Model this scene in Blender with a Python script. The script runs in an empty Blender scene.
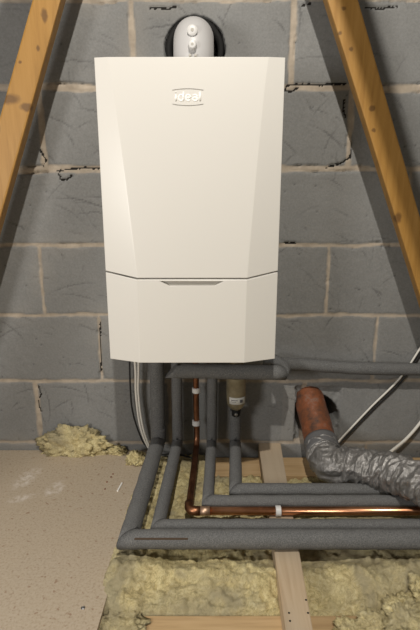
import bpy, bmesh, math, random
import numpy as np
from mathutils import Vector, noise, Matrix
random.seed(7); rng = np.random.RandomState(3)
C = bpy.context.scene.collection
sc = bpy.context.scene

# ---------------------------------------------------------------- camera
F, TH, D, H = 475.2, 0.24672, 1.481, 0.824
cam = bpy.data.objects.new('camera', bpy.data.cameras.new('camera')); C.objects.link(cam)
cam.location = (0, -D, H); cam.rotation_euler = (math.pi/2 - TH, 0, 0)
cam.data.sensor_fit = 'VERTICAL'; cam.data.sensor_height = 24; cam.data.lens = 24*F/630
cam.data.clip_start = .02
sc.camera = cam

# ---------------------------------------------------------------- world, lights, exposure
w = bpy.data.worlds.new('loft_air'); sc.world = w; w.use_nodes = True
w.node_tree.nodes['Background'].inputs[0].default_value = (1.0, .93, .82, 1)
w.node_tree.nodes['Background'].inputs[1].default_value = .12
def lamp(name, loc, power, col, rad):
    l = bpy.data.lights.new(name, 'POINT'); l.energy = power; l.color = col; l.shadow_soft_size = rad
    o = bpy.data.objects.new(name, l); C.objects.link(o); o.location = loc; return o
lamp('loft_bulb', (0, -1.6, 2.24), 106, (1, .94, .84), .02)
fill = lamp('fill_lamp', (-1.15, -1.95, .85), 52, (1, .96, .90), .22)  # added fill from the left, brightens lower wall and pipes; no real source
sc.view_settings.view_transform = 'Standard'; sc.view_settings.look = 'None'
sc.view_settings.gamma = 1; sc.view_settings.use_curve_mapping = False
sc.view_settings.exposure = 0.24

# ---------------------------------------------------------------- helpers
def ray(px, py):
    a = (px-210)/F; b = (315-py)/F
    return Vector((a, math.cos(TH)+b*math.sin(TH), -math.sin(TH)+b*math.cos(TH)))
CAM = Vector((0, -D, H))
def onY(px, py, Y): r = ray(px, py); return CAM + r*((Y+D)/r.y)
def onZ(px, py, Z): r = ray(px, py); return CAM + r*((Z-H)/r.z)

def link(name, me, mat=None, parent=None):
    o = bpy.data.objects.new(name, me); C.objects.link(o)
    if mat:
        for m in (mat if isinstance(mat, (list, tuple)) else [mat]): me.materials.append(m)
    if parent: o.parent = parent; o.matrix_parent_inverse = parent.matrix_world.inverted()
    return o
def tag(o, label=None, cat=None, group=None, kind=None):
    if label: o['label'] = label
    if cat: o['category'] = cat
    if group: o['group'] = group
    if kind: o['kind'] = kind
    return o
def empty(name, loc, label, cat, group=None):
    o = bpy.data.objects.new(name, None); C.objects.link(o); o.location = loc
    o.empty_display_size = .05
    bpy.context.view_layer.update()
    return tag(o, label, cat, group)
def mesh(name, verts, faces, smooth=False):
    me = bpy.data.meshes.new(name); me.from_pydata([tuple(v) for v in verts], [], faces); me.update()
    if smooth: me.polygons.foreach_set('use_smooth', [True]*len(me.polygons))
    return me
def fix(me):
    bm = bmesh.new(); bm.from_mesh(me); bmesh.ops.recalc_face_normals(bm, faces=bm.faces); bm.to_mesh(me); bm.free(); return me
def box(name, lo, hi, mat, parent=None, bev=0.0, jitter=0, cuts=0):
    bm = bmesh.new(); bmesh.ops.create_cube(bm, size=1)
    for v in bm.verts:
        v.co = Vector([(lo[i]+hi[i])/2 + v.co[i]*(hi[i]-lo[i]) for i in range(3)])
    if bev: bmesh.ops.bevel(bm, geom=bm.edges[:], offset=bev, segments=2, profile=.6, affect='EDGES')
    me = bpy.data.meshes.new(name); bm.to_mesh(me); bm.free()
    return link(name, me, mat, parent)
def prism(name, poly, y0, y1, mat, parent=None, bev=0):
    """polygon in xz extruded from y0 (front) to y1 (back)"""
    n = len(poly)
    vs = [(p[0], y0, p[1]) for p in poly]+[(p[0], y1, p[1]) for p in poly]
    fs = [list(range(n)), list(range(2*n-1, n-1, -1))]+[[i, i+n, (i+1) % n+n, (i+1) % n] for i in range(n)]
    me = fix(mesh(name, vs, fs))
    if bev:
        bm = bmesh.new(); bm.from_mesh(me)
        bmesh.ops.bevel(bm, geom=bm.edges[:], offset=bev, segments=2, profile=.6, affect='EDGES'); bm.to_mesh(me); bm.free()
    return link(name, me, mat, parent)
def resample(pts, step):
    out = [Vector(pts[0])]
    for a, b in zip(pts[:-1], pts[1:]):
        a, b = Vector(a), Vector(b); n = max(1, int((b-a).length/step))
        out += [a+(b-a)*(i/n) for i in range(1, n+1)]
    return out
def smooth_path(pts, step=.01):
    P = [Vector(p) for p in pts]; P = [P[0]*2-P[1]]+P+[P[-1]*2-P[-2]]
    out = []
    for i in range(1, len(P)-2):
        n = max(2, int((P[i+1]-P[i]).length/step))
        for k in range(n):
            t = k/n; a, b, c, d = P[i-1], P[i], P[i+1], P[i+2]
            out.append(.5*((2*b)+(c-a)*t+(2*a-5*b+4*c-d)*t*t+(3*b-a-3*c+d)*t**3))
    out.append(P[-2]); return out
def tube_data(path, r, seg=20, n0=None, n1=None, disp=None, cap=True):
    """exact mitred sweep: the ring slides along each segment onto the bisecting plane"""
    P = [Vector(p) for p in path]; n = len(P)
    d = [(P[i+1]-P[i]).normalized() for i in range(n-1)]
    u = d[0].orthogonal().normalized(); v = d[0].cross(u)
    ring = [(u*math.cos(2*math.pi*k/seg)+v*math.sin(2*math.pi*k/seg)) for k in range(seg)]
    def proj(ring, org, dr, nrm):
        return [p + dr*((org-p).dot(nrm)/dr.dot(nrm)) for p in ring]
    verts = []; cur = None
    for i in range(n):
        if i == 0: nrm = Vector(n0).normalized() if n0 else d[0]; dr = d[0]; base = [P[0]+q for q in ring]; scale = r
        elif i == n-1: nrm = Vector(n1).normalized() if n1 else d[-1]; dr = d[-1]
        else: nrm = (d[i-1]+d[i]).normalized(); dr = d[i-1]
        if i == 0: cur = proj([P[0]+q*r for q in ring], P[0], dr, nrm)
        else: cur = proj(cur, P[i], dr, nrm)
        dd = d[min(i, n-2)]
        for k, p in enumerate(cur):
            o = p-P[i]
            rad = (o-dd*o.dot(dd)); 
            if disp: p = p + rad.normalized()*disp(p, i, k/seg)
            verts.append(p)
    faces = []
    for i in range(n-1):
        for k in range(seg):
            a = i*seg+k; b = i*seg+(k+1) % seg
            faces.append([a, b, b+seg, a+seg])
    if cap: faces.append(list(range(seg-1, -1, -1))); faces.append([(n-1)*seg+k for k in range(seg)])
    return verts, faces
def tube(name, path, r, mat, parent=None, seg=20, smooth=True, **k):
    v, f = tube_data(path, r, seg, **k); me = mesh(name, v, f)
    if smooth:
        me.polygons.foreach_set('use_smooth', [len(p.vertices) < 5 for p in me.polygons])
    return link(name, fix(me), mat, parent)
def lathe(name, prof, org, mat, parent=None, seg=28, axis='Z', smooth=True):
    vs = []; fs = []
    for (r, h) in prof:
        for k in range(seg):
            a = 2*math.pi*k/seg; x, y = r*math.cos(a), r*math.sin(a)
            if axis == 'Z': q = (x, y, h)
            elif axis == 'Y': q = (x, h, y)
            else: q = (h, x, y)
            vs.append(Vector(org)+Vector(q))
    n = len(prof)
    for i in range(n-1):
        for k in range(seg): a = i*seg+k; b = i*seg+(k+1) % seg; fs.append([a, b, b+seg, a+seg])
    fs.append(list(range(seg))); fs.append([(n-1)*seg+k for k in range(seg)])
    me = fix(mesh(name, vs, fs)); 
    if smooth:
        me.polygons.foreach_set('use_smooth', [len(p.vertices) < 5 for p in me.polygons])
        me.set_sharp_from_angle(angle=math.radians(40))
    return link(name, me, mat, parent)

# ---------------------------------------------------------------- materials
def newmat(name, col=(.5, .5, .5), rough=.6, metal=0, spec=.5):
    m = bpy.data.materials.new(name); m.use_nodes = True; b = m.node_tree.nodes['Principled BSDF']
    b.inputs['Base Color'].default_value = (*col, 1); b.inputs['Roughness'].default_value = rough
    b.inputs['Metallic'].default_value = metal; b.inputs['Specular IOR Level'].default_value = spec
    return m
class G:
    def __init__(s, m): s.m = m; s.nt = m.node_tree; s.b = s.nt.nodes['Principled BSDF']; s.tc = s.n('ShaderNodeTexCoord')
    def n(s, t, **k):
        x = s.nt.nodes.new(t)
        for a, b in k.items(): setattr(x, a, b)
        return x
    def l(s, a, b): s.nt.links.new(a, b)
    def noise(s, scale, detail=4, rough=.6, dist=0, vscale=None, vec=None):
        x = s.n('ShaderNodeTexNoise'); x.inputs['Scale'].default_value = scale; x.inputs['Detail'].default_value = detail
        x.inputs['Roughness'].default_value = rough; x.inputs['Distortion'].default_value = dist
        src = vec or s.tc.outputs['Object']
        if vscale:
            mp = s.n('ShaderNodeMapping'); mp.inputs['Scale'].default_value = vscale; s.l(src, mp.inputs[0]); src = mp.outputs[0]
        s.l(src, x.inputs['Vector']); return x.outputs['Fac']
    def ramp(s, fac, stops):
        x = s.n('ShaderNodeValToRGB'); cr = x.color_ramp
        while len(cr.elements) < len(stops): cr.elements.new(.5)
        for e, (p, c) in zip(cr.elements, stops): e.position = p; e.color = (*c, 1) if len(c) == 3 else c
        s.l(fac, x.inputs[0]); return x.outputs[0]
    def mix(s, fac, a, b, mode='MIX'):
        x = s.n('ShaderNodeMix', data_type='RGBA', blend_type=mode)
        for sock, val in ((x.inputs[0], fac), (x.inputs[6], a), (x.inputs[7], b)):
            if isinstance(val, (int, float)): sock.default_value = val
            elif isinstance(val, tuple): sock.default_value = (*val, 1)
            else: s.l(val, sock)
        return x.outputs[2]
    def math(s, op, a, b=0.0):
        x = s.n('ShaderNodeMath', operation=op)
        for sock, val in ((x.inputs[0], a), (x.inputs[1], b)):
            if isinstance(val, (int, float)): sock.default_value = val
            else: s.l(val, sock)
        return x.outputs[0]
    def attr(s, name): x = s.n('ShaderNodeAttribute', attribute_name=name); return x.outputs['Fac']
    def color(s, c): s.l(c, s.b.inputs['Base Color'])
    def bump(s, h, strength=.3, dist=.002):
        x = s.n('ShaderNodeBump'); x.inputs['Strength'].default_value = strength; x.inputs['Distance'].default_value = dist
        s.l(h, x.inputs['Height']); s.l(x.outputs[0], s.b.inputs['Normal'])

def wood(name, c0, c1, c2, axis='Z', rough=.6, dirt=None):
    m = newmat(name, rough=rough); g = G(m)
    vs = {'Z': (14, 14, .9), 'X': (.9, 14, 14), 'Y': (14, .9, 14)}[axis]
    n1 = g.noise(5, 5, .6, .5, vs); n2 = g.noise(2.5, 3, .5, 0)
    c = g.ramp(n1, [(.25, c0), (.5, c1), (.8, c2)])
    vo = g.n('ShaderNodeTexVoronoi'); mp = g.n('ShaderNodeMapping'); g.l(g.tc.outputs['Object'], mp.inputs[0])
    mp.inputs['Scale'].default_value = {'Z': (5, 5, 2.6), 'X': (2.6, 5, 5), 'Y': (5, 2.6, 5)}[axis]; g.l(mp.outputs[0], vo.inputs['Vector']); vo.inputs['Scale'].default_value = 1.7
    k = g.ramp(vo.outputs['Distance'], [(.04, (1, 1, 1)), (.11, (0, 0, 0))])
    c = g.mix(k, c, tuple(x*.35 for x in c0))
    if dirt: c = g.mix(g.ramp(n2, [(.35, (0, 0, 0)), (.7, (1, 1, 1))]), c, dirt)
    g.color(c); g.bump(n1, .25, .001); return m
M = {}
M['web'] = wood('golden_pine', (.28, .14, .028), (.37, .195, .044), (.44, .245, .068), 'Z', .5)
g = G(M['web']); src = g.b.inputs['Base Color'].links[0].from_socket; c = src
for px, py, rx, rz in ((8, 99, .030, .013), (26, 107, .016, .010), (44.5, 16, .007, .016), (38, 48, .005, .008), (343, 8, .006, .005), (340, 33, .005, .005), (351, 49, .005, .006), (372, 108, .008, .008), (374, 130, .006, .005), (398, 218, .010, .014), (20, 62, .004, .004)):
    p = onY(px, py, -.148); mp = g.n('ShaderNodeMapping', vector_type='TEXTURE'); nz_ = g.n('ShaderNodeTexNoise'); nz_.inputs['Scale'].default_value = 60; g.l(g.tc.outputs['Object'], nz_.inputs['Vector'])
    ad = g.n('ShaderNodeVectorMath', operation='MULTIPLY_ADD'); g.l(nz_.outputs['Color'], ad.inputs[0]); ad.inputs[1].default_value = (.010,)*3; g.l(g.tc.outputs['Object'], ad.inputs[2]); g.l(ad.outputs[0], mp.inputs[0])
    mp.inputs['Location'].default_value = (p.x+.005, p.y+.005, p.z+.005); mp.inputs['Scale'].default_value = (rx*1.35, .03, rz*1.35); gr = g.n('ShaderNodeTexGradient', gradient_type='SPHERICAL'); g.l(mp.outputs[0], gr.inputs[0])
    c = g.mix(g.ramp(gr.outputs['Fac'], [(.05, (0, 0, 0)), (.5, (.75, .75, .75))]), c, (.10, .045, .012))
g.color(c)
M['batten'] = wood('dusty_pine', (.44, .31, .19), (.54, .41, .27), (.60, .47, .33), 'Y', .75, (.40, .345, .27))
M['chord'] = wood('pine_joist', (.40, .26, .13), (.52, .36, .19), (.60, .43, .25), 'X', .7)

m = M['wall'] = newmat('concrete_block', rough=.85, spec=.25); g = G(m)
blk = g.ramp(g.noise(3.2, 5, .65), [(.25, (.185, .187, .184)), (.5, (.225, .227, .224)), (.8, (.27, .272, .268))])
fine = g.noise(160, 3, .7)
blk = g.mix(.22, blk, g.ramp(fine, [(.3, (.13, .13, .13)), (.7, (.36, .36, .36))]))
blk = g.mix(g.math('MULTIPLY', g.attr('scratch'), .55), blk, (.07, .07, .072))
blk = g.mix(g.math('MULTIPLY', g.attr('smear'), .5), blk, (.36, .34, .31))
mor = g.ramp(g.noise(22, 4, .6), [(.3, (.33, .28, .225)), (.7, (.50, .43, .35))])
c = g.mix(g.ramp(g.attr('crack'), [(.45, (0, 0, 0)), (.75, (1, 1, 1))]), g.mix(g.attr('mortar'), blk, mor), (.02, .018, .016))
g.color(c); g.bump(g.math('ADD', g.noise(45, 4, .7), g.math('MULTIPLY', fine, .5)), .5, .002)

m = M['chip'] = newmat('chipboard', rough=.8, spec=.3); g = G(m)
a = g.noise(170, 3, .7, 0, (1, 1, 1)); b_ = g.noise(3, 4, .6)
c = g.ramp(a, [(.30, (.32, .24, .165)), (.44, (.44, .355, .255)), (.75, (.51, .43, .33))])
c = g.mix(g.math('MULTIPLY', b_, .35), c, (.42, .385, .34))
sp = g.noise(70, 2, .5); c = g.mix(g.ramp(sp, [(.66, (0, 0, 0)), (.72, (.7, .7, .7))]), c, (.26, .16, .10))
def spot(cx, cy, rx, ry, ang=0):
    mp = g.n('ShaderNodeMapping', vector_type='TEXTURE'); g.l(g.tc.outputs['Object'], mp.inputs[0])
    mp.inputs['Location'].default_value = (cx, cy, -.03); mp.inputs['Rotation'].default_value = (0, 0, ang); mp.inputs['Scale'].default_value = (rx, ry, 1)
    gr = g.n('ShaderNodeTexGradient', gradient_type='SPHERICAL'); g.l(mp.outputs[0], gr.inputs[0]); return gr.outputs['Fac']
for (px, py, rx, ry, an) in ((27, 478, .035, .07, -.3), (55, 489, .03, .05, -.2), (22, 498, .05, .02, .4)):
    p = onZ(px, py, -.03)
    f_ = g.math('MULTIPLY', g.ramp(spot(p.x, p.y, rx, ry, an), [(.0, (0, 0, 0)), (.5, (1, 1, 1))]), g.ramp(g.noise(60, 4, .7), [(.42, (0, 0, 0)), (.62, (.8, .8, .8))]))
    c = g.mix(f_, c, (.66, .60, .54))
g.color(c); g.bump(a, .25, .0008)

m = M['foam'] = newmat('grey_foam', rough=.85, spec=.3); g = G(m)
a = g.noise(420, 2, .6); b_ = g.noise(14, 4, .6)
c = g.ramp(a, [(.35, (.078, .080, .083)), (.55, (.140, .143, .146)), (.75, (.23, .232, .235))])
c = g.mix(g.math('MULTIPLY', b_, .45), c, (.19, .187, .18)); g.color(c); g.bump(a, .5, .0012)
M['foamdark'] = newmat('foam_slit', (.085, .055, .035), .9)

M['white'] = newmat('white_enamel', (.68, .665, .635), .32, 0, .5)
M['whiteside'] = newmat('white_steel', (.74, .72, .69), .4)
M['plastic'] = newmat('white_plastic', (.66, .655, .65), .35)
M['plastic2'] = newmat('flue_plastic', (.52, .515, .52), .4)
M['recess'] = newmat('grey_plastic', (.42, .40, .36), .5)
M['logo'] = newmat('logo_white', (.95, .94, .92), .4)
M['logogrey'] = newmat('logo_grey', (.36, .345, .32), .45)
M['blackrub'] = newmat('black_rubber', (.012, .012, .012), .75, 0, .3)
M['blackcable'] = newmat('black_cable', (.012, .012, .013), .5)
M['whitecable'] = newmat('white_cable', (.82, .80, .75), .5)
M['screw'] = newmat('zinc_screw', (.4, .4, .42), .35, 1)
m = M['copper'] = newmat('copper', rough=.28, metal=1); g = G(m)
g.color(g.ramp(g.noise(9, 4, .6, 0, (1, 1, 1)), [(.3, (.36, .15, .07)), (.55, (.72, .36, .2)), (.8, (.85, .47, .28))]))
m = M['copperdull'] = newmat('tarnished_copper', rough=.42, metal=1); g = G(m)
g.color(g.ramp(g.noise(16, 4, .65), [(.3, (.13, .06, .035)), (.55, (.30, .14, .075)), (.8, (.55, .27, .15))]))
m = M['solder'] = newmat('tinned_copper', (.72, .50, .36), .5, 1)
m = M['brass'] = newmat('dull_brass', rough=.5, metal=.6); g = G(m)
g.color(g.ramp(g.noise(30, 3, .6), [(.3, (.24, .205, .13)), (.7, (.40, .35, .24))]))
m = M['terra'] = newmat('terracotta_plastic', rough=.5); g = G(m)
g.color(g.ramp(g.noise(26, 5, .7), [(.34, (.08, .042, .03)), (.46, (.16, .062, .03)), (.58, (.24, .078, .032)), (.68, (.22, .15, .12))]))
m = M['duct'] = newmat('crinkled_foil', rough=.5, metal=.65, spec=.5); g = G(m)
g.color(g.ramp(g.noise(30, 4, .6), [(.3, (.20, .195, .19)), (.7, (.40, .39, .385))]))
vo = g.n('ShaderNodeTexVoronoi'); vo.feature = 'DISTANCE_TO_EDGE'; vo.inputs['Scale'].default_value = 20
mp = g.n('ShaderNodeMapping'); mp.inputs['Scale'].default_value = (1, 1, .5); g.l(g.tc.outputs['Object'], mp.inputs[0]); g.l(mp.outputs[0], vo.inputs['Vector'])
g.bump(g.math('ADD', vo.outputs['Distance'], g.noise(60, 3, .6, 1.5)), .55, .006)
m = M['tape'] = newmat('grey_tape', (.13, .13, .135), .5)
m = M['wool'] = newmat('glass_wool', rough=.95, spec=.1); g = G(m)
n1 = g.noise(9, 7, .75, 1.2); n2 = g.noise(48, 6, .8, 2.5); n3 = g.noise(5, 4, .6, 1.0)
c = g.ramp(n1, [(.30, (.38, .30, .15)), (.42, (.66, .54, .26)), (.55, (.86, .74, .38)), (.70, (.95, .87, .56))])
c = g.mix(.55, c, g.ramp(n2, [(.36, (.30, .24, .13)), (.5, (.78, .66, .36)), (.62, (1, .92, .62))]))
c = g.mix(g.ramp(n3, [(.45, (0, 0, 0)), (.62, (.8, .8, .8))]), c, (.42, .37, .25))
g.color(c); g.bump(g.math('ADD', n2, g.noise(240, 3, .7, 1)), .9, .006)
g.b.inputs['Subsurface Weight'].default_value = 0.0
M['plaster'] = newmat('plasterboard', (.5, .48, .44), .9)
M['label'] = newmat('paper_label', (.66, .66, .63), .5)
M['ink'] = newmat('label_ink', (.10, .10, .11), .6)

# ---------------------------------------------------------------- structure: block wall as a relief
def build_wall():
    x0, x1, z0, z1, s = -1.45, 1.45, -.21, 1.72, .004
    nx = int((x1-x0)/s)+1; nz = int((z1-z0)/s)+1
    xs = np.linspace(x0, x1, nx); zs = np.linspace(z0, z1, nz)
    X, Z = np.meshgrid(xs, zs)
    def vnoise(scale, seed, oct=4, gain=.55):
        r = np.random.RandomState(seed); out = np.zeros_like(X); amp = 1; tot = 0
        for o in range(oct):
            k = scale*2**o; gx = int((x1-x0)*k)+3; gz = int((z1-z0)*k)+3
            L = r.rand(gz, gx)*2-1; u = (X-x0)*k; v = (Z-z0)*k; i = u.astype(int); j = v.astype(int)
            fu = u-i; fv = v-j; fu = fu*fu*(3-2*fu); fv = fv*fv*(3-2*fv)
            out += amp*((L[j, i]*(1-fu)+L[j, i+1]*fu)*(1-fv)+(L[j+1, i]*(1-fu)+L[j+1, i+1]*fu)*fv); tot += amp; amp *= gain
        return out/tot
    wob = vnoise(9, 1)*.006; wob2 = vnoise(30, 2, 3)*.006; rough = vnoise(60, 3, 3)
    joints = {-1: [-.36, .09], 0: [onY(38, 410, 0).x]*1, 1: [onY(100, 347, 0).x], 2: [onY(42, 280, 0).x], 3: [-.30],
              4: [onY(42, 127, 0).x], 5: [onY(132, 43, 0).x], 6: [-.5], 7: [-.3]}
    row = np.floor(Z/.225).astype(int)
    kz = np.round(Z/.225); dz = np.abs(Z+wob-kz*.225)
    hw = np.full_like(X, .0054)
    hw += np.where((kz == 4) | (kz == 5) | (kz == 6), .004+.006*np.clip(vnoise(7, 5, 2), -.4, 1), 0)
    hw += wob2*.5
    dh = dz-hw
    dv = np.full_like(X, 9.)
    for r, js in joints.items():
        for j in js:
            dd = (X+wob*.8-j+.225) % .45-.225
            wv = .0045+(.004 if r in (4, 5, 0) else 0)
            dv = np.where(row == r, np.minimum(dv, np.abs(dd)-wv-wob2*.6), dv)
    dm = np.minimum(dh, dv)
    mort = np.clip(.5-dm/.003, 0, 1)
    # y offset: positive = towards the room
    hgt = vnoise(4, 6, 4)*.0025+rough*.0006
    hgt += np.where(dm > 0, np.clip(dm/.006, 0, 1)*.001, 0)-.0015*mort+mort*vnoise(40, 8, 3)*.002
    # open cracks along a few joints
    crack = np.zeros_like(X)
    edge = (np.abs(dm) < .0035)
    cn = vnoise(11, 9, 3)
    crack = np.clip(1-np.abs(dm+wob2*.8)/.0045, 0, 1)*np.clip((cn-np.where(kz >= 4, .12, .34))*7, 0, 1)*(np.abs(rough)*2.2).clip(.25, 1)
    hgt -= crack*.014
    # tool scratches: long shallow arcs
    scr = np.zeros_like(X)
    r = np.random.RandomState(12)
    for _ in range(620):
        cx, cz = r.uniform(-1.1, 1.1), r.uniform(0, 1.5); R = r.uniform(.05, .28); a0 = r.uniform(.3, 2.4) if r.rand() < .5 else r.uniform(-.4, 1.2); da = r.uniform(.25, .9); st = r.uniform(.4, 1.4)
        for t in np.linspace(0, 1, int(R*da/.003)+2):
            a = a0+da*t; xx = cx+R*math.cos(a); zz = cz+R*math.sin(a)*.8
            i = int((xx-x0)/s+.5); j = int((zz-z0)/s+.5)
            if 1 < i < nx-1 and 1 < j < nz-1: scr[j, i] = max(scr[j, i], st*math.sin(math.pi*t)*r.uniform(.3, 1))
    for _ in range(260):      # pin holes
        i, j = r.randint(2, nx-2), r.randint(2, nz-2); scr[j, i] = 1; hgt[j, i] -= .003
    scr *= (1-mort)
    dark = np.zeros_like(X)
    for pl in ([(283, 91), (288, 86), (296, 84.5), (318, 85.5), (346, 84)], [(283, 90), (291, 92), (298, 88)], [(344, 100), (343.5, 112), (346, 118)],
               [(352, 150), (350, 158), (343, 163), (330, 167), (326, 169)], [(40, 150), (43, 156), (46, 161), (43, 166)], [(57, 172), (66, 170), (84, 168), (101, 169)],
               [(58, 174), (62, 181), (69, 179), (72, 175)], [(284, 243), (296, 243.5)], [(38, 386), (41, 395), (38, 402), (41, 412)], [(100, 322), (100, 338), (101, 352), (101, 372)],
               [(150, 9), (160, 8), (168, 10), (176, 7)], [(365, 8), (380, 9), (398, 7)], [(302, 6), (311, 4)]):
        for (ax, ay), (bx_, by) in zip(pl[:-1], pl[1:]):
            for t in np.linspace(0, 1, int(max(abs(bx_-ax), abs(by-ay))*2)+2):
                p = onY(ax+(bx_-ax)*t, ay+(by-ay)*t, 0); p += Vector((r.uniform(-.002, .002), 0, r.uniform(-.002, .002)))
                i = int((p.x-x0)/s+.5); j = int((p.z-z0)/s+.5)
                if 1 < i < nx-1 and 1 < j < nz-1: hgt[j, i] = min(hgt[j, i], -.0045); dark[j, i] = 1
    hgt -= scr*.0012
    smear = np.clip(vnoise(5, 20, 4)*1.6-.25, 0, 1)*np.clip(1-dm/.05, 0, 1)
    # plaster smear left of the waste hole, broken patch above it
    smear = np.maximum(smear, ((X > .245) & (X < .285) & (Z < .20) & (Z > .0))*.4)
    patch = ((X > .288+wob2) & (X < .44) & (Z > .0) & (Z < .205+wob))
    pn = vnoise(24, 30, 4)
    hgt = np.where(patch, hgt-.014-pn*.010, hgt)
    scr = np.where(patch & (pn < -.25), .8, scr)
    # holes
    def hole(cx, cz, rad, dep, rr=.0):
        nonlocal hgt, mort
        d_ = np.hypot(X-cx, Z-cz)+wob*rr
        k = np.clip((rad-d_)/.004+.5, 0, 1)
        hgt = hgt*(1-k)-dep*k; mort = mort*(1-k)
    hole(-.043, 1.222, .084, .16, .5)
    hole(.364, .095, .071, .18, 1.2)
    Y = -hgt
    verts = np.stack([X, Y, Z], -1).reshape(-1, 3)
    I = np.arange(nx*nz).reshape(nz, nx)
    q = np.stack([I[:-1, :-1], I[:-1, 1:], I[1:, 1:], I[1:, :-1]], -1).reshape(-1, 4)
    me = bpy.data.meshes.new('wall_back')
    me.vertices.add(len(verts)); me.vertices.foreach_set('co', verts.ravel())
    me.loops.add(q.size); me.loops.foreach_set('vertex_index', q.ravel())
    me.polygons.add(len(q)); me.polygons.foreach_set('loop_start', np.arange(0, q.size, 4))
    me.update(calc_edges=True); me.validate()
    me.polygons.foreach_set('use_smooth', np.ones(len(q), bool))
    for nm, arr in (('mortar', mort), ('scratch', scr), ('smear', smear), ('crack', dark)):
        a = me.attributes.new(nm, 'FLOAT', 'POINT'); a.data.foreach_set('value', arr.ravel().astype(np.float32))
    o = link('wall_back', me, M['wall']); o['kind'] = 'structure'; return o
build_wall()

# chipboard floor, laid on the joists
a, b = onZ(150, 450, -.03), onZ(97, 630, -.03)
sl = (b.x-a.x)/(b.y-a.y)
fl = prism('floor', [(-1.45, -.030), (0, -.030), (0, -.048), (-1.45, -.048)], -3.2, -.003, M['chip'])
me = fl.data
for v in me.vertices:
    if v.co.x > -.5: v.co.x = a.x+sl*(v.co.y-a.y)
fl['kind'] = 'structure'
cb = box('ceiling', (-1.45, -3.2, -.215), (1.45, 0, -.2), M['plaster']); cb['kind'] = 'structure'

# ---------------------------------------------------------------- trusses: diagonal webs and their joists
def web(edge_a, edge_b, yf, ztop, zbot, label, cat='roof timber', grp=None):
    """edge = ((x,z),(x,z)) lines of the face in the front plane"""
    def X(e, z): (xa, za), (xb, zb) = e; return xa+(xb-xa)*(z-za)/(zb-za)
    poly = [(X(edge_a, zbot), zbot), (X(edge_b, zbot), zbot), (X(edge_b, ztop), ztop), (X(edge_a, ztop), ztop)]
    o = prism('roof_truss_web', poly, yf, yf+.038, M['web'], None, .005)
    return tag(o, label, cat, grp)
YF = -.148
def E2(p, q): A, B = onY(*p, YF), onY(*q, YF); return ((A.x, A.z), (B.x, B.z))
LO, LI = E2((32, 0), (8.6, 84)), E2((60.6, 0), (24.6, 130))
RI, RO = E2((327.5, 0), (377.5, 160)), E2((358.6, 0), (407, 170))
web(LO, LI, YF, 2.35, -.05, 'golden pine roof timber leaning to the right, left of the white boiler')
web(RI, RO, YF, 2.35, -.05, 'golden pine roof timber leaning to the left, right of the white boiler')
def shift(e, dx): return tuple((x+dx, z) for x, z in e)
for e1, e2, t, dx in ((LO, LI, 'left', -.06), (RI, RO, 'right', .055)):
    web(shift(e1, dx), shift(e2, dx), -.74, 2.35, -.05, 'golden pine roof timber of the nearer truss on the %s side' % t)
tag(box('ceiling_joist', (-1.44, -.128, -.148), (1.44, -.018, -.0485), M['chord'], None, .002), 'pale yellow joist lying along the foot of the block wall', 'joist')
tag(box('ceiling_joist', (-1.44, -.75, -.148), (1.44, -.652, -.0485), M['chord'], None, .002), 'pale joist crossing the foot of the picture under the batten, knotty', 'joist')

# batten perpendicular to the wall (perspective lines give its sides)
p1, p2 = onZ(286, 630, 0), onZ(313, 630, 0); q1, q2 = onZ(259, 446, 0), onZ(281, 446, 0)
bm = bmesh.new()
def lerpx(a, b, y): return a.x+(b.x-a.x)*(y-a.y)/(b.y-a.y)
vs = []
for y in (-1.3, -.006):
    xl, xr = lerpx(q1, p1, y), lerpx(q2, p2, y)
    vs += [(xl, y, -.0485), (xr, y, -.0485), (xr, y, 0), (xl, y, 0)]
me = fix(mesh('batten', vs, [[0, 1, 2, 3], [7, 6, 5, 4], [0, 4, 5, 1], [1, 5, 6, 2], [2, 6, 7, 3], [3, 7, 4, 0]]))
bm.from_mesh(me); bmesh.ops.bevel(bm, geom=bm.edges[:], offset=.002, segments=2, affect='EDGES'); bm.to_mesh(me); bm.free()
bat = tag(link('timber_batten', me, M['batten']), 'pale sawn timber batten running from wall under the grey pipes', 'batten')
for px, py in ((289, 613), (308, 613), (290, 621), (306, 600)):
    p = onZ(px, py, 0)
    lathe('nail_head', [(.0005, .0008), (.0022, .0006), (.0024, -.001)], p, M['blackrub'], bat, 10)

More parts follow.
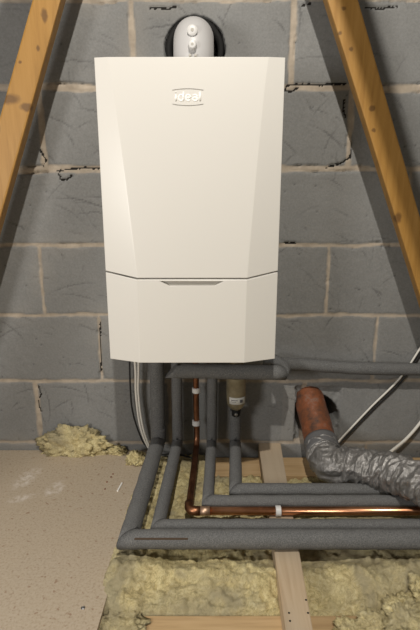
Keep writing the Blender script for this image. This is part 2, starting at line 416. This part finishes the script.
# ---------------------------------------------------------------- glass wool
def wool_grid(name, xl, xr, yn, yf, ztop, amp, seed, label, zb=-.19, step=.005):
    nx = int((xr(0)-xl(0))/step)+1; ny = int((yf-yn)/step)+1
    vs = []; 
    for j in range(ny+1):
        y = yn+(yf-yn)*j/ny
        a_, b_ = xl(y), xr(y)
        for i in range(nx+1):
            x = a_+(b_-a_)*i/nx; p = Vector((x, y, seed*3.1))
            big = noise.noise(p*7)*.6+noise.noise(p*16)*.4
            wr = 1-abs(noise.noise(Vector((x*26+noise.noise(p*9)*1.5, y*34, seed)))*2)
            wr2 = 1-abs(noise.noise(Vector((x*70, y*80, seed+5)))*2)
            e = min(i, nx-i, j, ny-j)*step
            rnd = -.008*max(0, 1-e/.02)**2
            z = ztop(x, y)+amp*(big*1.0+.5*noise.noise(Vector((x*34+noise.noise(p*12)*2, y*44, seed)))+.42*noise.noise(Vector((x*80+noise.noise(p*30), y*95, seed)))+.30*noise.noise(p*170))+rnd
            vs.append((x+noise.noise(p*30)*.004*(0 < i < nx), y+noise.noise(p*31+Vector((9, 9, 9)))*.004*(0 < j < ny), z))
    fs = [[j*(nx+1)+i, j*(nx+1)+i+1, (j+1)*(nx+1)+i+1, (j+1)*(nx+1)+i] for j in range(ny) for i in range(nx)]
    # skirt
    def skirt(idx):
        base = len(vs)
        for k in idx: vs.append((vs[k][0], vs[k][1], zb))
        for k in range(len(idx)-1): fs.append([idx[k], base+k, base+k+1, idx[k+1]])
    skirt([i for i in range(nx+1)]); skirt([ny*(nx+1)+i for i in range(nx, -1, -1)])
    skirt([j*(nx+1) for j in range(ny, -1, -1)]); skirt([j*(nx+1)+nx for j in range(ny+1)])
    me = mesh(name, vs, fs, True)
    return tag(link(name, me, M['wool']), label, 'insulation')
edgeL = lambda y: a.x+sl*(y-a.y)+.004
batL = lambda y: lerpx(q1, p1, y)+.004
batR = lambda y: lerpx(q2, p2, y)-.004
wool_grid('glass_wool_batt', lambda y: edgeL(y)-.02, batL, -.648, -.012, lambda x, y: (-.042+.012*math.exp(-((x+.2)/.08)**2)+.020*math.exp(-((y+.555)/.04)**2)) if y < -.15 else (-.038 if x < .0 else -.085), .020, 1, 'yellow glass wool between the chipboard edge and the timber batten', )
wool_grid('glass_wool_batt', batR, lambda y: 1.2, -.648, -.132, lambda x, y: -.056+.015*math.exp(-((x-.5)/.2)**2)+.026*math.exp(-((y+.555)/.04)**2), .020, 2, 'yellow glass wool right of the timber batten below the grey pipes', step=.006)
wool_grid('glass_wool_batt', lambda y: edgeL(-.9)-.06, lambda y: lerpx(q1, p1, -.9), -1.75, -.752, lambda x, y: -.058, .018, 3, 'yellow glass wool in front of the nearer joist, left of the batten', step=.012)
wool_grid('glass_wool_batt', lambda y: lerpx(q2, p2, -.9), lambda y: 1.2, -1.75, -.752, lambda x, y: -.058, .018, 4, 'yellow glass wool in front of the nearer joist, right of the batten', step=.012)
def scrap(loc, size, seed, label, grp=None, flat=.4):
    bm = bmesh.new(); bmesh.ops.create_icosphere(bm, subdivisions=5, radius=1)
    for v in bm.verts:
        p = v.co.copy(); q = p*1.6+Vector((seed*7.3, 0, 0))
        k = 1+.42*noise.noise(q)+.30*noise.noise(q*2.7)+.22*noise.noise(q*6)+.13*noise.noise(q*13)+.08*noise.noise(q*26)
        p *= k
        v.co = Vector((p.x*size[0], p.y*size[1], max(p.z, -flat)*size[2]+flat*size[2]))+Vector(loc)
    me = bpy.data.meshes.new('glass_wool_scrap'); bm.to_mesh(me); bm.free()
    me.polygons.foreach_set('use_smooth', [True]*len(me.polygons))
    return tag(link('glass_wool_scrap', me, M['wool']), label, 'insulation', grp)
def at(px, py, z): return onZ(px, py, z)
p = at(75, 449, -.03); scrap((p.x, -.022, -.031), (.098, .026, .066), 1, 'large torn yellow glass wool tuft on chipboard against the wall')
p = at(117, 450, -.03); scrap((p.x, -.020, -.031), (.034, .018, .018), 2.3, 'small glass wool tuft beside the big tuft at the wall')
p = at(104, 453, -.03); scrap((p.x, p.y+.0, -.031), (.020, .010, .007), 3.1, 'tiny flat shred of glass wool in front of the big tuft')
p = at(136, 462, -.03); scrap((p.x, p.y+.005, -.031), (.030, .030, .022), 4.7, 'glass wool tuft by the foot of the white cables')
for k, (px, py, sx, sy, sz) in enumerate(((406, 626, .045, .05, .034), (376, 630, .04, .03, .026), (352, 636, .035, .03, .02), (432, 606, .05, .05, .042), (120, 626, .05, .06, .008))):
    p = at(px, py, -.048)
    scrap((p.x, p.y, -.05), (sx, sy, sz), 11+k*1.7, ('ragged glass wool tuft at the right foot of the picture, tallest', 'ragged glass wool tuft lying on the near joist left of the tallest one', 'low glass wool tuft on the near joist closest to the batten', 'ragged glass wool tuft at the extreme right edge', 'glass wool tuft over the near joist beside the chipboard edge')[k])

# ---------------------------------------------------------------- boiler
BX0, BX1 = -.2515, .1635
bo = empty('gas_boiler', (-.043, -.05, .42), 'white wall-hung gas boiler with tapered front panel and drop-down flap', 'boiler')
prism('body', [(BX0+.006, .428), (BX1-.006, .428), (BX1-.006, 1.108), (BX0+.006, 1.108)], -.318, -.03, M['whiteside'], bo, .003)
YE = -.345
def casing(name, rows, mat, holes=None):
    """rows: (z_edge, z_mid, y_mid, xcL, xcR). returns shell with returns to the sides"""
    bm = bmesh.new(); R = []
    for (ze, zm, ym, cl, cr) in rows:
        R.append([bm.verts.new(c) for c in ((BX0, -.305, ze), (BX0, YE, ze), (cl, ym, zm), (cr, ym, zm), (BX1, YE, ze), (BX1, -.305, ze))])
    for A_, B_ in zip(R[:-1], R[1:]):
        for k in range(5): bm.faces.new((A_[k], A_[k+1], B_[k+1], B_[k]))
    bm.faces.new(R[0]); bm.faces.new(R[-1][::-1])
    bm.faces.new([r[0] for r in R]+[r[5] for r in R][::-1])
    bmesh.ops.recalc_face_normals(bm, faces=bm.faces)
    me = bpy.data.meshes.new(name); bm.to_mesh(me); bm.free()
    me.polygons.foreach_set('use_smooth', [True]*len(me.polygons)); me.set_sharp_from_angle(angle=math.radians(3.5))
    o = link(name, me, mat, bo)
    bv = o.modifiers.new('bevel', 'BEVEL'); bv.width = .0012; bv.segments = 3; bv.limit_method = 'ANGLE'; bv.angle_limit = math.radians(3.5); bv.harden_normals = True
    return o
rows = []
N = 10
for i in range(N+1):
    t = i/N                       # 0 top .. 1 bottom
    cur = t**.82
    cl = -.222+(-.172+.222)*cur; cr = .127+(.088-.127)*cur
    ym = YE-.005-.019*t**.9
    ze = 1.114+(.648-1.114)*t; zm = 1.114+(.634-1.114)*t
    rows.append((ze, zm, ym, cl, cr))
casing('front_panel', rows, M['white'])
YM = -.3685
lp = casing('flap', [(.644, .6295, YM, -.172, .088), (.424, .422, YM-.001, -.174, .084)], M['white'])
# hand recess cut into the flap
def poly3(name, vs, fs, mat, parent): return link(name, fix(mesh(name, vs, fs)), mat, parent)
cut = prism('cutter', [(-.118, .6262), (.032, .6262), (.012, .6155), (-.097, .6155)], YM-.01, YM+.012, None)
bpy.context.view_layer.update()
# bake flap with the recess, then drop the cutter
bo_mod = lp.modifiers.new('recess', 'BOOLEAN'); bo_mod.object = cut; bo_mod.solver = 'EXACT'
lp.modifiers.move(1, 0)
dg = bpy.context.evaluated_depsgraph_get(); nm = bpy.data.meshes.new_from_object(lp.evaluated_get(dg))
lp.modifiers.clear(); lp.data = nm; nm.polygons.foreach_set('use_smooth', [False]*len(nm.polygons)); bpy.data.objects.remove(cut)
prism('handle_recess', [(-.117, .6261), (.031, .6261), (.0118, .6156), (-.0968, .6156)], YM+.008, YM+.0115, M['recess'], lp)
# maker's badge
bx = -.0485; bz = 1.033; yb = YE-.0045-.0038
tilt = math.atan2(.021, .47)
def on_panel(x, z, out): t = (1.114-z)/(.48); return Vector((x, YE-.005-.019*t**.9-out, z))
bd = empty('logo_badge', on_panel(bx, bz, 0), None, None); del_ = None
bd.parent = bo; bd.matrix_parent_inverse = bo.matrix_world.inverted()
def arc(cx, cz, rx, rz, a0, a1, n=12): return [(cx+rx*math.cos(math.radians(a0+(a1-a0)*k/n)), cz+rz*math.sin(math.radians(a0+(a1-a0)*k/n))) for k in range(n+1)]
XH = .0062                                  # half the height of the small letters
glyphs = {'i': [[(0, -XH), (0, XH)], [(0, XH+.0046), (0, XH+.0052)]],
          'd': [arc(0, 0, .0050, XH, 0, 360, 20), [(.0052, -XH), (.0052, XH+.0058)]],
          'e': [[(-.0050, .0003), (.0050, .0003)], arc(0, 0, .0052, XH, 4, 318, 18)],
          'a': [arc(0, -.0024, .0048, XH-.0024, 0, 360, 18), [(.0050, -XH), (.0050, XH-.0045)], arc(0, XH-.0045, .0050, .0045, 0, 150, 8)],
          'l': [[(0, -XH), (0, XH+.0058)]]}
for ch, gx in (('i', -.0262), ('d', -.0150), ('e', .0008), ('a', .0158), ('l', .0268)):
    V = []; FF = []
    for st in glyphs[ch]:
        pts = [on_panel(bx+gx+u, bz-.0015+w_, -.0007) for u, w_ in st]
        v, f = tube_data(pts, .0025 if ch in 'il' else .0020, 8); o_ = len(V); V += v; FF += [[k+o_ for k in q] for q in f]
    link('letter', fix(mesh('letter', V, FF, True)), M['logo'], bd)
for sgn in (1, -1):
    pts = [on_panel(bx+.034*u, bz+sgn*(.0142+.003*(1-u*u)), .0008) for u in np.linspace(-1, 1, 14)]
    tube('outline', pts, .0005, M['logogrey'], bd, 6)
# underside fittings
prism('base_tray', [(BX0+.02, .429), (BX1-.02, .429), (BX1-.02, .416), (BX0+.02, .416)], -.30, -.04, M['recess'], bo, .002)

# ---------------------------------------------------------------- flue
fx = -.041
fe = empty('flue_elbow', (fx, -.17, 1.11), 'white plastic flue elbow on top of the boiler entering round black hole', 'flue')
R0 = .0505
path = [(fx, -.17, 1.112), (fx, -.17, 1.165)]
for k in range(1, 11):
    an = k/10*math.pi/2; path.append((fx, -.17+.045*(1-math.cos(an)), 1.165+.045*math.sin(an)))
path += [(fx, -.06, 1.21), (fx, .08, 1.21)]
tube('elbow_body', path, R0, M['plastic2'], fe, 40)
lathe('flange', [(.056, 0), (.056, .012), (.052, .014)], (fx, -.17, 1.112), M['plastic'], fe, 40)
# two sampling caps on the face of the elbow
def cap(px, py, Y, r, name='sampling_cap'):
    p = onY(px, py, Y)
    c = lathe(name, [(r*1.15, .006), (r*1.15, -.004), (r, -.006), (r, -.014), (r*.82, -.016), (r*.5, -.0165)], p, M['plastic'], fe, 24, 'Y')
    lathe('cap_slot', [(r*.30, -.0160), (r*.30, -.0172)], p, M['recess'], c, 12, 'Y'); return c
cap(192.5, 32, -.205, .0125); cap(192.5, 46, -.218, .0095)
for px in (190, 195.5):
    lathe('flue_screw', [(.003, .003), (.003, -.003), (.001, -.0035)], onY(px, 55.5, -.2225), M['recess'], fe, 10, 'Y')
# black seal ring inside the hole
def ring(name, cx, cz, ro, ri, y0, y1, mat):
    vs = []; seg = 48
    for (r, y) in ((ro, y0), (ri, y0+.004), (ri, y1), (ro, y1)):
        for k in range(seg): t = 2*math.pi*k/seg; rr = r+.002*noise.noise(Vector((math.cos(t)*2, math.sin(t)*2, r*50))); vs.append((cx+rr*math.cos(t), y, cz+rr*math.sin(t)))
    fs = [[i*seg+k, i*seg+(k+1) % seg, ((i+1) % 4)*seg+(k+1) % seg, ((i+1) % 4)*seg+k] for i in range(4) for k in range(seg)]
    return link(name, fix(mesh(name, vs, fs, True)), mat)
tag(ring('flue_seal', -.043, 1.222, .0815, .066, -.003, .10, M['blackrub']), 'black rubber seal lining the round flue hole behind the elbow', 'seal')

# ---------------------------------------------------------------- grey insulated pipes
def foam_disp(seed, amp=.0011):
    def f(p, i, u): return amp*(noise.noise(p*28+Vector((seed, 0, 0)))+.6*noise.noise(p*70+Vector((0, seed, 0))))
    return f
def sleeves(root, pts, r, names, seed, cuts=None, slack=.012):
    """one foam sleeve per straight run, mitred where the runs meet"""
    P = [Vector(p) for p in pts]; out = []
    for i in range(len(P)-1):
        d = (P[i+1]-P[i]).normalized()
        n0 = ((P[i]-P[i-1]).normalized()+d) if i > 0 else None
        n1 = ((P[i+2]-P[i+1]).normalized()+d) if i < len(P)-2 else None
        if cuts and i in cuts: n0 = Vector(cuts[i])
        A, B = P[i]+(d*.0006 if i else Vector()), P[i+1]-(d*.0006 if i < len(P)-2 else Vector())
        # sag between the ends
        path = resample([A, B], .015)
        v, f = tube_data(path, r*(1+.02*((i*7+seed) % 3-1)), 28, n0=n0, n1=n1, disp=foam_disp(seed+i, .0012))
        me = mesh(names[i], v, f); me.polygons.foreach_set('use_smooth', [len(q.vertices) < 5 for q in me.polygons])
        out.append(link(names[i], fix(me), M['foam'], root))
    return out
def col(px, py, Y=-.06): return onY(px, py, Y)
TOP = .416
def x_at(p, q, z): return p
XR = 1.35
# P1 : leftmost, thickest, front of the floor runs
t1 = col(158.5, 380); b1 = col(158.5, 438)
i1 = empty('insulated_pipe', (b1.x, -.06, 0), 'thickest grey foam-lagged pipe, leftmost drop from boiler and nearest floor run', 'pipe')
s1 = sleeves(i1, [(b1.x+.002, -.062, TOP), (b1.x, -.062, .042), (-.196, -.507, .0245), (XR, -.507, .0245)], .0232, ['vertical_sleeve', 'side_sleeve', 'front_sleeve'], 1)
v, f = tube_data(resample([(b1.x, -.062, .048), (b1.x+.0007, -.062, .088)], .008), .0248, 28, disp=foam_disp(9, .0012))
me = fix(mesh('sleeve_collar', v, f, True)); link('sleeve_collar', me, M['foam'], i1)
sp_ = onZ(133, 536, .04); box('seam_slit', (-.178, -.5262, .0383), (-.052, -.5225, .0408), M['foamdark'], s1[2])
# P2
b2 = col(177.5, 436)
i2 = empty('insulated_pipe', (b2.x, -.06, 0), 'thin grey foam-lagged pipe, second drop from left, behind the nearest floor run', 'pipe')
sleeves(i2, [(b2.x+.002, -.062, TOP), (b2.x, -.062, .036), (-.131, -.4535, .018), (XR, -.4535, .018)], .0175, ['vertical_sleeve', 'side_sleeve', 'front_sleeve'], 3)
# P4
b4 = col(211.5, 440)
i4 = empty('insulated_pipe', (b4.x, -.06, 0), 'grey foam-lagged pipe, drop right of the copper pipe, floor run behind it', 'pipe')
sleeves(i4, [(.0095, -.062, .395), (b4.x, -.062, .034), (-.006, -.352, .0175), (XR, -.352, .0175)], .0165, ['vertical_sleeve', 'side_sleeve', 'front_sleeve'], 5)
lathe('union_nut', [(.008, 0), (.009, .004), (.009, .020), (.006, .024), (.006, .05)], (.0095, -.062, .393), M['whiteside'], i4, 6)
# P5
b5 = col(236, 440)
i5 = empty('insulated_pipe', (b5.x, -.06, 0), 'grey foam-lagged pipe dropping below brass filter, floor run nearest the wall', 'pipe')
sleeves(i5, [(.083, -.062, .150), (.083, -.062, .036), (.073, -.302, .019), (XR, -.302, .019)], .0182, ['vertical_sleeve', 'side_sleeve', 'front_sleeve'], 7)
# P6 : lagged pipe under the boiler then along the wall
i6 = empty('insulated_pipe', (.2, -.06, .28), 'grey foam-lagged pipe under the boiler, turning right along the wall', 'pipe')
A0 = onY(175, 370.5, -.16); A1 = onY(282, 372.5, -.16); W0 = onY(268, 362, -.052); W1 = onY(350, 368, -.045); W2 = onY(420, 369.5, -.045); W3 = W2+(W2-W1)*3
v, f = tube_data(resample([A0-Vector((.01, 0, 0)), A1], .015), .0220, 28, n0=(1, 0, -.9), n1=(1, .6, 0), disp=foam_disp(21))
me = mesh('front_sleeve', v, f); me.polygons.foreach_set('use_smooth', [len(q.vertices) < 5 for q in me.polygons]); link('front_sleeve', fix(me), M['foam'], i6)
v, f = tube_data(smooth_path([A1+Vector((.0005, 0, 0)), A1+Vector((.010, .035, .003)), A1+Vector((-.012, .085, .006)), W0+Vector((.006, -.006, 0))], .012), .0195, 28, n0=(1, .6, 0), disp=foam_disp(22))
me = mesh('elbow_sleeve', v, f); me.polygons.foreach_set('use_smooth', [len(q.vertices) < 5 for q in me.polygons]); link('elbow_sleeve', fix(me), M['foam'], i6)
v, f = tube_data(resample([W0-Vector((.012, 0, 0)), W1, W2, W3], .015), .0200, 28, disp=foam_disp(23, .0018))
me = mesh('wall_sleeve', v, f); me.polygons.foreach_set('use_smooth', [len(q.vertices) < 5 for q in me.polygons]); link('wall_sleeve', fix(me), M['foam'], i6)

# brass filter between boiler and P5
fv = empty('brass_filter', (.083, -.085, .15), 'dull brass filter cup with a white paper label under the boiler', 'filter')
vx, vy = .0825, -.088
lathe('cup', [(.012, .165), (.021, .172), (.028, .184), (.0305, .205), (.031, .26), (.032, .262), (.032, .275), (.026, .28), (.02, .34), (.018, TOP)], (vx, vy, 0), M['brass'], fv, 36)
lathe('union_nut', [(.010, .140), (.0135, .143), (.0135, .160), (.010, .166)], (vx-.0, vy, 0), M['blackrub'], fv, 6)
lathe('drain_screw', [(.002, -.004), (.005, -.003), (.005, .004)], (vx, vy-.0135, .152), M['screw'], fv, 10, 'Y')
vs = []; n = 14; r_ = .0312
for k in range(n+1):
    an = math.radians(-90-52+k*104/n+6)
    for z in (.193, .216): vs.append((vx+r_*math.cos(an), vy+r_*math.sin(an), z))
lb = link('paper_label', mesh('paper_label', vs, [[2*k, 2*k+2, 2*k+3, 2*k+1] for k in range(n)], True), M['label'], fv); lb.modifiers.new('s', 'SOLIDIFY').thickness = .0003
def onlabel(u0, u1, z0, z1, nm='print_mark'):
    vs = []; k0 = 6
    for k in range(k0+1):
        an = math.radians(-90-52+6+104*(u0+(u1-u0)*k/k0)); 
        for z in (z0, z1): vs.append((vx+(r_+.0007)*math.cos(an), vy+(r_+.0007)*math.sin(an), z))
    return mesh(nm, vs, [[2*k, 2*k+2, 2*k+3, 2*k+1] for k in range(k0)])
for args in ((.62, .80, .199, .209), (.12, .5, .206, .2085), (.12, .42, .201, .2025)): link('print_mark', onlabel(*args), M['ink'], lb)

# ---------------------------------------------------------------- bare copper pipe
cp = empty('copper_pipe', (-.046, -.06, 0), 'bare copper pipe dropping between lagged pipes and running right along floor', 'pipe')
ct = col(196, 380); cb_ = col(197, 436)
corner = Vector((-.056, -.3885, .0144))
drop = smooth_path([(ct.x, -.07, TOP), (ct.x, -.07, .30), (ct.x+.0005, -.07, .15), (cb_.x, -.072, .075), (cb_.x-.001, -.085, .043), (cb_.x-.003, -.13, .028), tuple(corner+Vector((.0005, .03, .001)))], .008)
tube('drop_pipe', drop, .0095, M['copperdull'], cp, 20)
tube('floor_pipe', [tuple(corner+Vector((.022, 0, 0))), (XR, -.3885, .0144)], .0108, M['copper'], cp, 24)
el = [tuple(corner+Vector((0, .034, .0005)))]+[tuple(corner+Vector((.018-.018*math.cos(a_), .018-.018*math.sin(a_), 0))) for a_ in np.linspace(0, math.pi/2, 7)]+[tuple(corner+Vector((.030, 0, 0)))]
tube('elbow', el, .0124, M['copperdull'], cp, 24)
tube('solder_joint', [tuple(corner+Vector((.030, 0, 0))), tuple(corner+Vector((.056, 0, 0)))], .0122, M['solder'], cp, 24)
for py in (390, 422.5):
    q = col(196.3, py, -.07); lathe('plastic_band', [(.0105, -.0085), (.0135, -.0075), (.0135, .0075), (.0105, .0085)], q, M['plastic'], cp, 24)
qx = onZ(279, 512.5, .02).x
lathe('plastic_band', [(.0112, -.0075), (.0140, -.0065), (.0140, .0065), (.0112, .0075)], (qx, -.3885, .0144), M['plastic'], cp, 24, 'X')

# ---------------------------------------------------------------- terracotta waste pipe and foil duct
wp = empty('waste_pipe', (.345, -.05, .03), 'scuffed terracotta drain pipe coming out of broken hole in wall', 'pipe')
A_ = [onY(305, 365, .13), onY(307, 388, .06), onY(311, 406, 0), onY(315.5, 422, -.05), onY(319.5, 438, -.10), onY(322.5, 447, -.135)]
tube('pipe_wall', smooth_path(A_, .01), .0500, M['terra'], wp, 48)
dpath = [onY(322, 447, -.135), onY(325, 456, -.170), onZ(331, 463.5, .052), onZ(350, 466, .055), onZ(380, 470.5, .068), onZ(404, 476, .086), onZ(425, 485, .096), onZ(470, 508, .098), onZ(560, 545, .10)]
SP = smooth_path(dpath, .0022)
cum = [0]
for p, q in zip(SP[:-1], SP[1:]): cum.append(cum[-1]+(q-p).length)
def duct_disp(p, i, u):
    s = cum[i]; ph = s/.024+u
    q = Vector((math.cos(2*math.pi*u+s*14)*.8, math.sin(2*math.pi*u+s*14)*.8, s*24))
    rib = (.5+.5*math.cos(2*math.pi*ph))**5
    cr = 1-abs(noise.noise(q*1.5)*2.4); cr2 = 1-abs(noise.noise(q*3.1+Vector((5, 0, 0)))*2.4)
    return .0020*rib+.0075*cr+.0028*cr2-.006
v, f = tube_data(SP, .053, 110, disp=duct_disp, cap=False)
me = mesh('flexible_duct', v, f, True)
fd = tag(link('flexible_duct', fix(me), M['duct']), 'crinkled silver foil flexible duct pushed over the terracotta pipe', 'duct')
v, f = tube_data(smooth_path([onY(320.5, 442, -.115), onY(322, 447, -.136), onY(323.5, 453, -.158)], .006), .0535, 48)
me = mesh('grey_tape', v, f, True); link('tape_band', fix(me), M['tape'], fd)

# ---------------------------------------------------------------- cables
def cable(pts, r, mat, label, grp=None):
    o = tube('cable', smooth_path(pts, .008), r, mat, None, 10); return tag(o, label, 'cable', grp)
def Y_(px, py, y): return tuple(onY(px, py, y))
cable([Y_(134, 352, -.05), Y_(135.5, 372, -.045), Y_(136, 395, -.04), Y_(140, 425, -.04), Y_(147.5, 446, -.03), tuple(onZ(154, 453, -.02))], .0038, M['whitecable'], 'left strand of the two white cables hanging below the boiler')
cable([Y_(138.5, 352, -.05), Y_(138.5, 372, -.045), Y_(138.5, 395, -.04), Y_(142.5, 425, -.038), Y_(149.5, 446, -.028), tuple(onZ(156, 452, -.02))], .0034, M['whitecable'], 'right strand of the two white cables hanging below the boiler')
cable([Y_(129.5, 352, -.03), Y_(130, 380, -.025), Y_(132, 408, -.025), Y_(138, 430, -.025), Y_(146, 446, -.025), tuple(onZ(160, 454, -.02)), tuple(onZ(176, 454, -.02)), tuple(onZ(192, 458, -.02))], .0028, M['blackcable'], 'thin black cable left of the white ones below the boiler')
cable([Y_(428, 336, -.02), Y_(420, 348.5, -.02), Y_(400, 378, -.018), Y_(372, 406, -.018), Y_(352, 427, -.018), Y_(339, 441, -.022), Y_(332, 450, -.03)], .0032, M['whitecable'], 'white cable slanting down across the right of the wall')
cable([Y_(431, 337, -.014), Y_(423, 350, -.013), Y_(403, 379.5, -.012), Y_(374.5, 408, -.012), Y_(354, 429, -.012), Y_(341, 442, -.018), Y_(334, 451, -.03)], .0026, M['blackcable'], 'black cable running beside the slanting white cable at right')
cable([Y_(440, 396, -.03), Y_(420, 423, -.03), Y_(407, 438, -.03), Y_(394, 449, -.035), Y_(385, 456, -.05)], .0050, M['whitecable'], 'thicker pale cable bending behind silver duct at right edge')

# ---------------------------------------------------------------- bits on the chipboard
p0, p1_ = onZ(117.5, 491, -.028), onZ(122, 483, -.028)
v, f = tube_data([p0, p1_], .0026, 6); tag(link('wood_splinter', fix(mesh('wood_splinter', v, f)), M['logo']), 'pale splinter lying on the chipboard near its edge', 'splinter')
p = onZ(83, 608, -.03)
tag(lathe('screw', [(.0045, 0), (.0045, .001), (.003, .0018), (.001, .0012)], p, M['screw'], None, 14), 'small metal screw head sunk in the chipboard', 'screw')
for k, (px, py) in enumerate(((107, 482), (111, 477), (105, 489), (113, 474))):
    p = onZ(px, py, -.03)
    bm = bmesh.new(); bmesh.ops.create_icosphere(bm, subdivisions=2, radius=.0028)
    for v in bm.verts: v.co = Vector((v.co.x, v.co.y*1.3, max(v.co.z*.5, 0)))*(1+.3*noise.noise(v.co*400+Vector((k, 0, 0))))+p
    me = bpy.data.meshes.new('dust_crumb'); bm.to_mesh(me); bm.free()
    tag(link('dust_crumb', me, M['terra']), 'tiny brown crumb on the chipboard beside the splinter', 'crumb', 'crumbs by the splinter')
